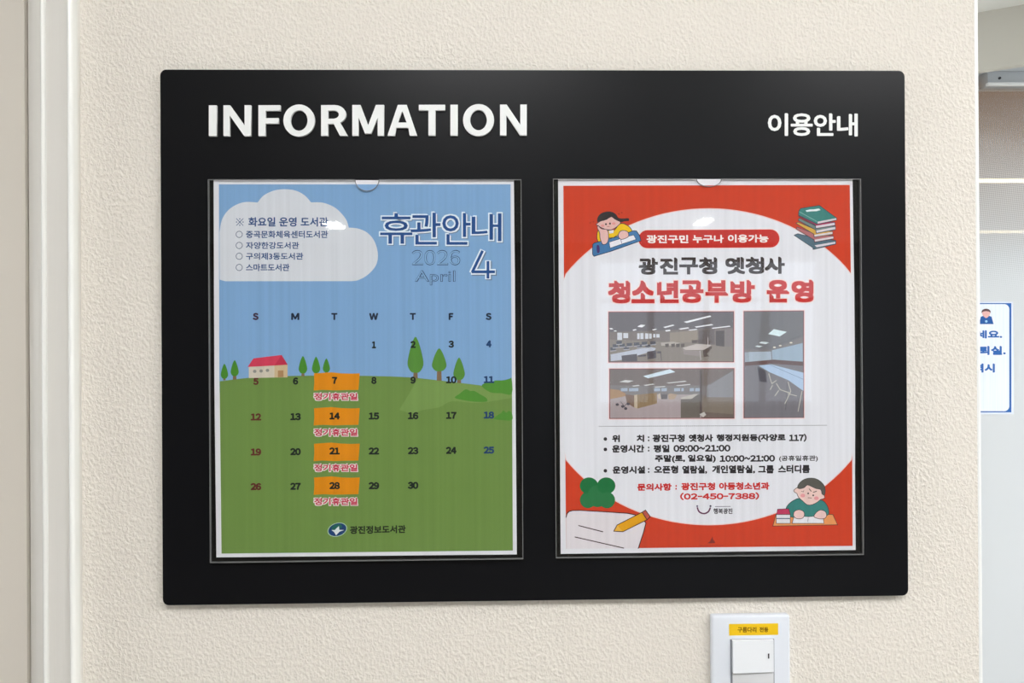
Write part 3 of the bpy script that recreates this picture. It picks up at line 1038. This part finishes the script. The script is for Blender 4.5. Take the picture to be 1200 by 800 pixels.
for x, y in ((150, 350), (205, 345), (265, 340), (325, 335), (390, 328), (130, 375), (240, 365), (350, 350), (420, 352), (180, 322), (460, 325)):
    A.poly(T([(x - 24, y - 8), (x + 24, y - 10), (x + 20, y + 16), (x - 20, y + 18)]), (82, 80, 90), 3.2)
    A.poly(T([(x - 24, y + 18), (x + 30, y + 14), (x + 26, y + 20), (x - 22, y + 26)]), (168, 168, 176), 3.3)
A.poly(T([(525, 328), (620, 320), (690, 330), (640, 350), (530, 352)]), (176, 166, 160), 3.2)
for x in (560, 610, 650, 690): A.poly(T([(x, 338), (x + 32, 334), (x + 30, 362), (x + 4, 366)]), (92, 80, 76), 3.4)
A.poly(T([(705, 370), (820, 338), (945, 346), (890, 388), (730, 388)]), (190, 180, 176), 3.4)
A.poly(T([(705, 374), (730, 390), (848, 398), (850, 440), (715, 425)]), (146, 134, 132), 3.3)
A.line(T([(850, 396), (856, 470)]), 1.0, (178, 170, 168), 3.6)
A.line(T([(525, 400), (530, 476)]), 0.7, (80, 70, 70), 3.6)
A.poly(T([(872, 392), (940, 355), (950, 370), (905, 420), (925, 440), (880, 446)]), (88, 74, 68), 3.5)
A.line(T([(915, 285), (915, 360)]), 0.7, (200, 196, 196), 3.6)
for x in (780, 830, 900): A.poly(T([(x, 308), (x + 50, 304), (x + 46, 330), (x + 4, 332)]), (92, 78, 74), 3.1)
A.done('printed_photograph', 'wide printed photograph of a reading room with white desks')

# 2: office with partitions
T = pt(700, 425, 7.06)
frame(714, 431.9, 860.6, 490.6, (116, 104, 100))
A.poly(T([(106, 185), (500, 190), (860, 185), (900, 190), (900, 270), (106, 275)]), (124, 118, 118), 2.4)
A.poly(T([(106, 270), (500, 262), (860, 262), (860, 456), (106, 456)]), (168, 154, 156), 2.6)
A.poly(T([(905, 190), (1122, 60), (1125, 290), (905, 285)]), (136, 134, 138), 2.6)
A.poly(T([(865, 285), (1125, 285), (1125, 430), (865, 410)]), (126, 114, 104), 2.7)
A.poly(T([(870, 405), (1125, 425), (1125, 456), (870, 456)]), (112, 98, 92), 2.8)
for q in ([(378, 110), (600, 52), (645, 76), (420, 128)],):
    A.poly(T(q), (208, 222, 232), 3.0)
for q in ([(180, 158), (230, 142), (300, 148), (255, 164)], [(570, 165), (725, 148), (740, 155), (590, 170)], [(650, 186), (765, 175), (772, 182), (665, 192)],
          [(380, 184), (460, 172), (480, 178), (400, 190)], [(285, 190), (340, 182), (352, 190), (300, 196)], [(470, 198), (560, 192), (560, 199), (480, 204)]):
    A.poly(T(q), (206, 206, 206), 3.0)
for x0, x1 in ((195, 250), (262, 340), (470, 520), (530, 575), (635, 685), (695, 715), (765, 800), (810, 865)):
    A.poly(T([(x0, 210), (x1, 208), (x1, 234), (x0, 236)]), (160, 172, 190), 2.9)
A.poly(T([(106, 215), (180, 225), (235, 255), (235, 275), (106, 300)]), (168, 132, 96), 3.0)
A.poly(T([(305, 268), (330, 262), (332, 378), (305, 370)]), (186, 168, 146), 3.2)
A.poly(T([(330, 264), (492, 248), (495, 335), (332, 378)]), (142, 118, 88), 3.2)
for x in (360, 392, 424, 456): A.line(T([(x, 262 - (x - 330) * .06), (x, 370 - (x - 330) * .26)]), 0.4, (112, 92, 68), 3.4)
A.poly(T([(230, 262), (305, 268), (305, 370), (245, 330)]), (122, 96, 80), 3.1)
A.poly(T([(500, 262), (520, 250), (525, 300), (502, 292)]), (190, 176, 162), 3.2)
A.poly(T([(585, 262), (605, 252), (660, 262), (640, 300), (590, 304)]), (170, 146, 124), 3.2)
A.poly(T([(525, 262), (582, 260), (578, 300), (528, 300)]), (96, 88, 90), 3.1)
A.poly(T([(690, 296), (780, 298), (830, 262), (850, 264), (850, 452), (690, 454)]), (108, 100, 94), 3.2)
A.poly(T([(690, 290), (800, 258), (835, 258), (780, 298), (692, 300)]), (188, 180, 172), 3.4)
A.poly(T([(848, 60), (866, 60), (866, 420), (848, 420)]), (92, 80, 78), 3.4)
A.line(T([(930, 180), (1122, 62)]), 0.5, (104, 98, 98), 3.0)
A.poly(T([(845, 425), (885, 405), (900, 430), (875, 450)]), (196, 190, 186), 3.5)
for x, y in ((165, 345), (210, 360), (235, 378), (255, 340)): A.ell(700 + x / 7.06, 425 + y / 7.06, 2.0, 1.6, (78, 72, 82), 3.4, n=10)
A.line(T([(190, 318), (238, 376)]), 0.7, (90, 84, 92), 3.3)
A.line(T([(250, 330), (210, 372)]), 0.7, (90, 84, 92), 3.3)
A.done('printed_photograph', 'wide printed photograph of an office with brown partitions')

# 3: meeting room
T = pt(860, 355, 5.517)
frame(871.4, 364.4, 942.2, 489.8, (112, 110, 114))
A.poly(T([(68, 300), (250, 300), (445, 215), (450, 740), (72, 740)]), (122, 116, 118), 2.4)
A.poly(T([(70, 318), (240, 315), (245, 378), (72, 392)]), (150, 160, 172), 2.6)
A.poly(T([(96, 316), (240, 313), (242, 374), (98, 382)]), (164, 176, 190), 2.7)
A.poly(T([(246, 305), (445, 258), (446, 378), (248, 364)]), (152, 170, 188), 2.7)
A.poly(T([(70, 382), (245, 366), (446, 380), (447, 405), (250, 392), (72, 406)]), (98, 72, 70), 2.9)
A.poly(T([(70, 402), (250, 392), (447, 405), (450, 740), (74, 740)]), (120, 116, 122), 2.8)
A.poly(T([(222, 200), (258, 168), (342, 186), (296, 216)]), (216, 232, 236), 3.0)
A.poly(T([(162, 258), (180, 248), (228, 254), (205, 266)]), (206, 214, 218), 3.0)
A.poly(T([(136, 280), (150, 274), (188, 278), (165, 286)]), (206, 214, 218), 3.0)
for x, y in ((370, 256), (300, 275), (262, 286)): A.ell(860 + x / 5.517, 355 + y / 5.517, 1.8, .9, (222, 214, 200), 3.0, n=10)
A.line(T([(225, 292), (445, 205)]), 0.4, (90, 88, 92), 3.0)
A.poly(T([(160, 404), (240, 396), (450, 450), (450, 568), (355, 500), (230, 446)]), (170, 190, 216), 3.2)
A.line(T([(235, 400), (448, 492)]), 0.5, (110, 130, 160), 3.5)
A.poly(T([(152, 410), (205, 440), (215, 515), (165, 505), (155, 440)]), (78, 74, 82), 3.1)
for q in ([(225, 455), (245, 520), (275, 500)], [(275, 520), (300, 560), (360, 580)], [(350, 510), (368, 570), (330, 650)], [(440, 570), (415, 700)], [(250, 530), (235, 560)],
          [(290, 565), (265, 600)], [(350, 585), (405, 600)]):
    A.line(T(q), 0.9, (190, 184, 172), 3.4)
A.line(T([(345, 515), (335, 690)]), 0.7, (96, 92, 96), 3.3)
A.done('printed_photograph', 'tall printed photograph of a meeting room with a long table')

# dotted rule
for k in range(118):
    x = 702.4 + k * 2.27
    y = 499.4 - k * 0.0105
    A.ell(x, y, 0.62, 0.62, (96, 92, 96), 2, n=6)
A.done('printed_dotted_rule', kind='stuff')
BK = (44, 40, 44)


def info(parts, name='printed_text_line', c=BK, r=0.5, bullet=None):
    if bullet: A.ell(bullet[0], bullet[1], 2.1, 2.1, BK, 2.4, n=16)
    for body, x0, y0, x1, y1 in parts:
        if not any(ord(q) > 0x3000 for q in body) and body != ':':
            e = 0.9 if '(' in body or ')' in body else 0
            A.run(body, x0, x1, y0 + e, y1 - e, c, r=r, layer=2.6, slope=-(x1 - x0) * 0.006)
            continue
        A.text(body, (x0, y0, x1, y1), c, r=r, layer=2.6, slope=-(x1 - x0) * 0.006)
    A.done(name)


info([('위', 717.2, 509.4, 726.4, 518), ('치', 746, 509.2, 755, 517.8), (':', 759.2, 511, 761, 517), ('광진구청', 764.6, 508.8, 802.4, 518),
      ('옛청사', 807.2, 508.6, 835.6, 517.6), ('행정지원동(자양로', 839.6, 508.6, 920.6, 518.2), ('117)', 924.6, 508.2, 945.2, 517.6)], bullet=(709.4, 514.2))
info([('운영시간', 717.2, 521.2, 755, 530.2), (':', 759.2, 523, 761, 529), ('평일', 765.8, 521, 784.6, 530), ('09:00~21:00', 789.2, 521.4, 856, 529.2)], bullet=(709.4, 526.4))
info([('주말(토, 일요일)', 767.4, 532.8, 838.8, 542.4), ('10:00~21:00', 843.4, 533.4, 908.2, 541)])
info([('(공휴일휴관)', 913, 533.6, 958.4, 541)], r=0.2)
info([('운영시설', 717.8, 546, 756, 555), (':', 759.2, 548, 761, 554), ('오픈형', 766.4, 545.4, 794.8, 554.8), ('열람실,', 799.4, 545.4, 828.6, 555.2),
      ('개인열람실,', 834.6, 545, 884.8, 555), ('그룹', 888.4, 545, 907, 554.6), ('스터디룸', 911.8, 544.6, 949.2, 554.4)], bullet=(709.4, 551.4))
RT = (200, 44, 40)
info([('문의사항', 746.8, 566.2, 787, 575), (':', 791.4, 568, 793.2, 573.6), ('광진구청', 798.2, 565.4, 838, 574.4), ('아동청소년과', 842.6, 565, 901.6, 574)], c=RT, r=0.5)
info([('(02-450-7388)', 797, 577.2, 889.6, 586)], c=RT, r=0.5)
# smile emblem with the district slogan
A.line(curve_pts([(817.2, 594.6), (819.4, 599.4), (824.6, 601.6), (829.8, 599.6), (832.4, 594.8)], 4, closed=False), 1.7, (96, 46, 78), 2.4)
A.ell(817, 592.8, 1.1, 1.1, (70, 52, 84), 2.6, n=10)
A.ell(832.6, 592.8, 1.2, 1.2, (52, 48, 70), 2.6, n=10)
A.done('printed_smile_emblem')
A.text('행복광진', (836, 595.4, 858.4, 602), (58, 52, 60), r=0.22, layer=2.4)
A.line([(838, 593.4), (856, 593.2)], 0.7, (110, 104, 112), 2.4)
A.done('printed_slogan')
A.poly([(829, 636.4), (832, 634), (833.6, 631), (834.8, 628.4), (835.6, 632), (837.6, 634), (838, 636.2)], (128, 46, 42), 1.6)
A.line([(820, 639.2), (848, 638.9)], 0.6, (166, 48, 42), 1.6)
A.done('printed_small_mark')

# plain clover leaf, lower lobes tinted paler for the holder's reflection
for x, y, r1, r2 in ((690.2, 569, 10.8, 9.8), (710.4, 569, 10.8, 9.8), (689, 585.6, 9.4, 9.6), (711.4, 585.8, 9.4, 9.6), (700.4, 581, 12, 13)):
    A.ell(x, y, r1, r2, (30, 112, 62) if y < 575 else (44, 118, 70), 2.0 + x * .0007)
A.done('printed_clover')
# note with a pencil
OUT = (56, 24, 30)
note = [(663.3, 606), (664.6, 601.4), (667, 599), (671, 598), (680, 597.8), (708, 599.4), (735, 601.2), (744, 603), (752, 607.6), (757, 612.5), (754, 624), (748, 642.4), (663.5, 642.8)]
A.poly(note, (222, 214, 218), 2.6)
A.line(note[:-1], 1.1, OUT, 3.0)
A.line([(678, 615.6), (706.5, 622.9)], 1.1, OUT, 3.2)
A.line([(673.8, 629), (731, 642)], 1.1, OUT, 3.2)
A.done('printed_note')
body_ = [(719.2, 622.2), (723.2, 615), (752.5, 600), (758.2, 608.8), (730, 622.8)]
A.poly(body_, (226, 160, 24), 4)
A.poly([(719.2, 622.2), (723.2, 615), (730, 622.8)], (232, 176, 70), 4.3)
A.line(body_, 0.9, OUT, 4.6, closed=True)
er = [(752.5, 600), (756.5, 597.4), (762, 605.2), (758.2, 608.8)]
A.poly(er, (196, 92, 78), 4)
A.line(er, 0.9, OUT, 4.6, closed=True)
A.done('printed_pencil')

# studying girl
T = pt(690, 240, 11.43)
LN = (40, 40, 60)
SKIN = (226, 182, 176)
A.shape(T([(120, 350), (108, 420), (118, 480), (160, 530), (200, 520), (250, 500), (260, 445), (330, 440), (400, 400), (520, 400), (580, 360), (550, 300), (490, 260), (430, 248),
           (380, 290), (340, 340), (250, 340), (160, 330)]), (232, 190, 20), LN, 0.8, 2.4, smooth=2)
A.shape(T([(50, 600), (52, 530), (70, 512), (400, 420), (600, 345), (640, 350), (680, 410), (700, 480), (640, 500), (300, 620), (70, 688), (50, 660)]), (70, 120, 168), LN, 0.8, 3.0)
A.shape(T([(272, 500), (430, 450), (600, 402), (632, 462), (440, 525), (285, 578)]), (232, 230, 236), LN, 0.5, 3.6)
A.line(T([(425, 452), (442, 515)]), 0.6, (120, 80, 130), 4.1)
A.shape(T([(395, 400), (420, 355), (470, 342), (520, 360), (535, 410), (510, 440), (440, 462), (405, 440)]), SKIN, LN, 0.7, 4.4, smooth=3)
A.shape(T([(170, 500), (150, 440), (145, 370), (115, 310), (125, 280), (170, 320), (240, 330), (262, 380), (262, 470), (235, 520), (190, 530)]), SKIN, LN, 0.7, 3.6, smooth=3)
A.shape(T([(270, 345), (335, 335), (330, 375), (275, 385)]), (232, 226, 228), None, 0, 3.2)
A.shape(T([(98, 262), (130, 235), (200, 190), (300, 150), (380, 190), (425, 235), (400, 270), (350, 310), (290, 335), (220, 325), (160, 300), (120, 275)]), SKIN, LN, 0.7, 4.4, smooth=3)
A.shape(T([(115, 225), (125, 160), (170, 115), (240, 92), (320, 100), (370, 140), (400, 180), (480, 185), (530, 180), (535, 212), (480, 215), (440, 228), (395, 215), (340, 185), (300, 158),
           (240, 195), (170, 215)]), (52, 46, 46), LN, 0.5, 5.2, smooth=2)
for x, y in ((230, 258), (284, 250)): A.ell(690 + x / 11.43, 240 + y / 11.43, 1.1, 1.2, (60, 44, 50), 6, n=12)
for x, y in ((185, 278), (335, 250)): A.ell(690 + x / 11.43, 240 + y / 11.43, 2.2, 1.5, (226, 150, 148), 5.6, n=14)
A.line(T([(245, 292), (260, 287), (275, 292)]), 0.6, (170, 90, 90), 6)
A.shape(T([(105, 545), (140, 545), (145, 630), (112, 640)]), (74, 52, 110), None, 0, 4, smooth=2)
for x, y in ((20, 240), (62, 226), (402, 122), (442, 104)): A.ell(690 + x / 11.43, 240 + y / 11.43, .7, .7, (120, 24, 22), 3, n=8)
A.done('printed_studying_girl')

# stack of books
T = pt(920, 230, 11.43)
BO = (62, 62, 76)
cols = [(84, 108, 122), (176, 108, 110), (216, 168, 74), (116, 132, 132), (164, 54, 92), (64, 128, 122)]
front = [((120, 520), (375, 690), (375, 712), (680, 640), (680, 590), (420, 560), (170, 500)),
         ((150, 440), (385, 580), (395, 614), (648, 570), (648, 530), (400, 500), (160, 410)),
         ((145, 360), (385, 505), (390, 545), (636, 510), (636, 470), (400, 440), (175, 345)),
         ((175, 320), (410, 450), (418, 495), (676, 446), (676, 400), (420, 400), (190, 290)),
         ((180, 262), (405, 385), (412, 430), (668, 392), (668, 345), (430, 340), (190, 240)),
         ((185, 195), (210, 160), (460, 122), (690, 290), (690, 318), (430, 372), (180, 250))]
for k, (pts_, c) in enumerate(zip(front, cols)):
    A.shape(T(pts_), c, BO, 0.7, 2.2 + k * 0.9)
page = [((395, 655), (672, 608), (674, 632), (425, 682)), ((398, 580), (646, 538), (648, 562), (402, 606)), ((392, 515), (634, 476), (636, 500), (396, 540)),
        ((418, 458), (672, 408), (674, 438), (422, 488)), ((412, 395), (664, 352), (666, 384), (416, 424)), ((434, 340), (684, 292), (688, 314), (438, 366))]
for k, pts_ in enumerate(page): A.poly(T(pts_), (216, 208, 214), 2.85 + k * 0.9)
A.poly(T([(275, 188), (330, 176), (395, 172), (455, 162), (475, 184), (420, 198), (350, 200), (290, 208)]), (226, 236, 236), 8)
A.line(T([(190, 205), (425, 335)]), 0.5, (150, 190, 184), 8)
A.done('printed_book_stack')

# studying boy
T = pt(900, 550, 10.667)
LN = (62, 50, 54)
A.shape(T([(60, 706), (100, 560), (810, 560), (870, 690)]), (226, 150, 92), LN, 0.7, 2.2)
A.shape(T([(220, 500), (260, 430), (330, 380), (400, 362), (480, 430), (540, 440), (620, 390), (680, 385), (735, 440), (760, 510), (745, 570), (600, 600), (330, 600), (240, 570)]),
        (58, 128, 122), LN, 0.7, 3.0, smooth=2)
A.shape(T([(300, 672), (325, 590), (430, 580), (500, 590), (600, 580), (690, 600), (700, 672)]), (228, 226, 232), LN, 0.6, 3.6)
A.line(T([(502, 605), (498, 650)]), 0.5, (90, 86, 92), 4.2)
for p_ in ([(318, 560), (335, 520), (390, 502), (445, 525), (455, 570), (430, 608), (370, 615), (330, 595)], [(575, 590), (600, 540), (655, 505), (715, 525), (732, 575), (705, 612), (640, 615)]):
    A.shape(T(p_), (232, 196, 192), LN, 0.7, 4.6, smooth=3)
A.shape(T([(322, 262), (345, 238), (372, 225), (440, 190), (600, 190), (665, 260), (712, 350), (660, 372), (620, 405), (555, 438), (490, 440), (430, 390), (380, 345), (362, 300), (335, 285)]),
        (232, 198, 190), LN, 0.7, 4.6, smooth=2)
A.shape(T([(368, 225), (385, 180), (430, 135), (500, 108), (590, 112), (660, 150), (710, 215), (715, 290), (700, 320), (672, 300), (662, 250), (600, 238), (520, 200), (485, 195), (455, 225), (400, 240)]),
        (92, 90, 84), (60, 58, 58), 0.6, 5.6, smooth=2)
for x, y in ((435, 325), (605, 358)): A.ell(900 + x / 10.667, 550 + y / 10.667, 2.8, 2.2, (226, 150, 154), 5.6, n=14)
for x, y in ((502, 298), (565, 322)): A.ell(900 + x / 10.667, 550 + y / 10.667, 1.0, 1.1, (60, 50, 52), 6.2, n=10)
A.line(T([(415, 268), (440, 280), (448, 262)]), 0.5, (80, 60, 60), 6.2)
A.line(T([(515, 240), (540, 272)]), 0.9, (70, 54, 54), 6.4)
A.line(T([(565, 285), (608, 270)]), 0.9, (70, 54, 54), 6.4)
A.line(T([(500, 352), (545, 356)]), 0.7, (120, 60, 60), 6.4)
A.shape(T([(108, 560), (120, 495), (260, 490), (280, 560)]), (188, 54, 92), LN, 0.6, 4.6)
A.shape(T([(104, 562), (278, 562), (278, 672), (104, 672)]), (222, 220, 226), LN, 0.6, 4.6)
A.line(T([(110, 612), (278, 612)]), 1.1, (70, 84, 116), 5.4)
A.done('printed_studying_boy')

# ------------------------------------------------------------------ light switch under the board
sw = tag(empty('light_switch', wp(880, 855, 0)), 'white wall light switch with a yellow label, below the black board', 'light switch')
ys = -0.0085
P = lambda px, py, y: wp(px, py, y)
a, b = P(834, 721.5, ys), P(927, 880, ys)
box('plate', (a.x, ys, b.z), (b.x, 0.0002, a.z), M_PLATE, sw, bevel=0.0022, seg=3)
a, b = P(856, 749, ys - 0.0006), P(908, 862, ys - 0.0006)
box('rocker_recess', (a.x, ys - 0.0006, b.z), (b.x, ys + 0.001, a.z), mat('recess_shadow_gap', (0.22, 0.23, 0.26), 0.5, 0.3), sw)
yr = ys - 0.0032
a, b = P(858.5, 750.5, yr), P(907, 787.4, yr)
v = [(a.x, yr - 0.0014, a.z), (b.x, yr + 0.0002, a.z), (b.x, yr + 0.0002, b.z), (a.x, yr - 0.0014, b.z)]
v += [(x_, ys + 0.0005, z_) for x_, _, z_ in v]
rk = mesh_obj('rocker', v, [[3, 2, 1, 0], [4, 5, 6, 7], [0, 1, 5, 4], [1, 2, 6, 5], [2, 3, 7, 6], [3, 0, 4, 7]], M_ROCK, sw)
a, b = P(858.5, 788.6, ys - 0.001), P(907, 826, ys - 0.001)
r2 = box('rocker', (a.x, ys - 0.001, b.z), (b.x, ys + 0.0005, a.z), M_ROCK2, sw, bevel=0.0004)
a, b = P(858.5, 827, ys - 0.001), P(907, 860, ys - 0.001)
box('rocker', (a.x, ys - 0.001, b.z), (b.x, ys + 0.0005, a.z), M_ROCK, sw, bevel=0.0004)
a, b = P(900, 765.6, yr - 0.0002), P(901.6, 771.4, yr - 0.0002)
box('position_mark', (a.x, yr - 0.0002, b.z), (b.x, yr + 0.0004, a.z), M_DARK, rk)
a, b = P(854.4, 731, ys - 0.0002), P(912, 743.6, ys - 0.0002)
M_YEL = mat('yellow_label_tape', lin((240, 196, 22)), 0.35, 0.4)
lb = box('label_sticker', (a.x, ys - 0.0002, b.z), (b.x, ys + 0.0001, a.z), M_YEL, sw)
A = Art(lb, ys - 0.00025)
A.text('구름다리', (864.4, 734.4, 886.4, 740.8), (110, 74, 14), r=0.18)
A.text('전등', (890, 734.6, 900.4, 740.4), (110, 74, 14), r=0.18)
A.done('printed_lettering')

# ------------------------------------------------------------------ notice on the glass
YN = GY - 0.002
x0, x1 = wp(1094, 400, YN).x, wp(1187.4, 400, YN).x
z1, z0 = wp(1187, 353.4, YN).z, wp(1187, 484.8, YN).z
ns = tag(box('paper_sign', (x0, YN, z0), (x1, YN + 0.0012, z1), mat('white_sign_paper', lin((226, 232, 244)), 0.6, 0.2)),
         'white Korean notice with a blue rounded border, on the frosted glass past the wall end', 'sign')
A = Art(ns, YN - 0.0003)
BL = (48, 98, 168)
def R(px, py): return (px, py)
xr_ = 1185.2
inner = [(1094, 355.2)]
A.poly([(1096, 355), (xr_, 355), (xr_, 483), (1096, 483)], BL, 1)
A.poly([(1098, 356.2)] + arc(xr_ - 2.4 - 6, 356.2 + 6, 6, 6, -90, 0, 6) + arc(xr_ - 2.4 - 6, 481.6 - 6, 6, 6, 0, 90, 6) + [(1098, 481.6)], (226, 232, 246), 3)
A.done('printed_border')
A.text('세요.', (1143.6, 386.8, 1174.4, 396.4), BL, r=0.55, layer=6)
A.text('퇴실.', (1147, 405.2, 1178.6, 415.8), BL, r=0.6, layer=6)
A.text('역시', (1140.8, 425.8, 1165.8, 436.4), BL, r=0.6, layer=6)
A.done('printed_sign_lettering', kind='stuff')
A.shape([(1147.4, 379.6), (1149.4, 371), (1155.6, 368.6), (1162, 371), (1164.4, 379.6)], (44, 90, 156), layer=5)
A.ell(1155.6, 365.4, 5.4, 3.8, (96, 70, 72), 6)
A.shape([(1150.6, 366), (1155.6, 364.4), (1160.6, 366), (1159, 370), (1155.6, 372.6), (1152.2, 370)], (226, 176, 170), layer=8, smooth=2)
A.ell(1155.8, 376.4, 1.5, 1.5, (150, 196, 230), 8, n=12)
A.done('printed_figure')
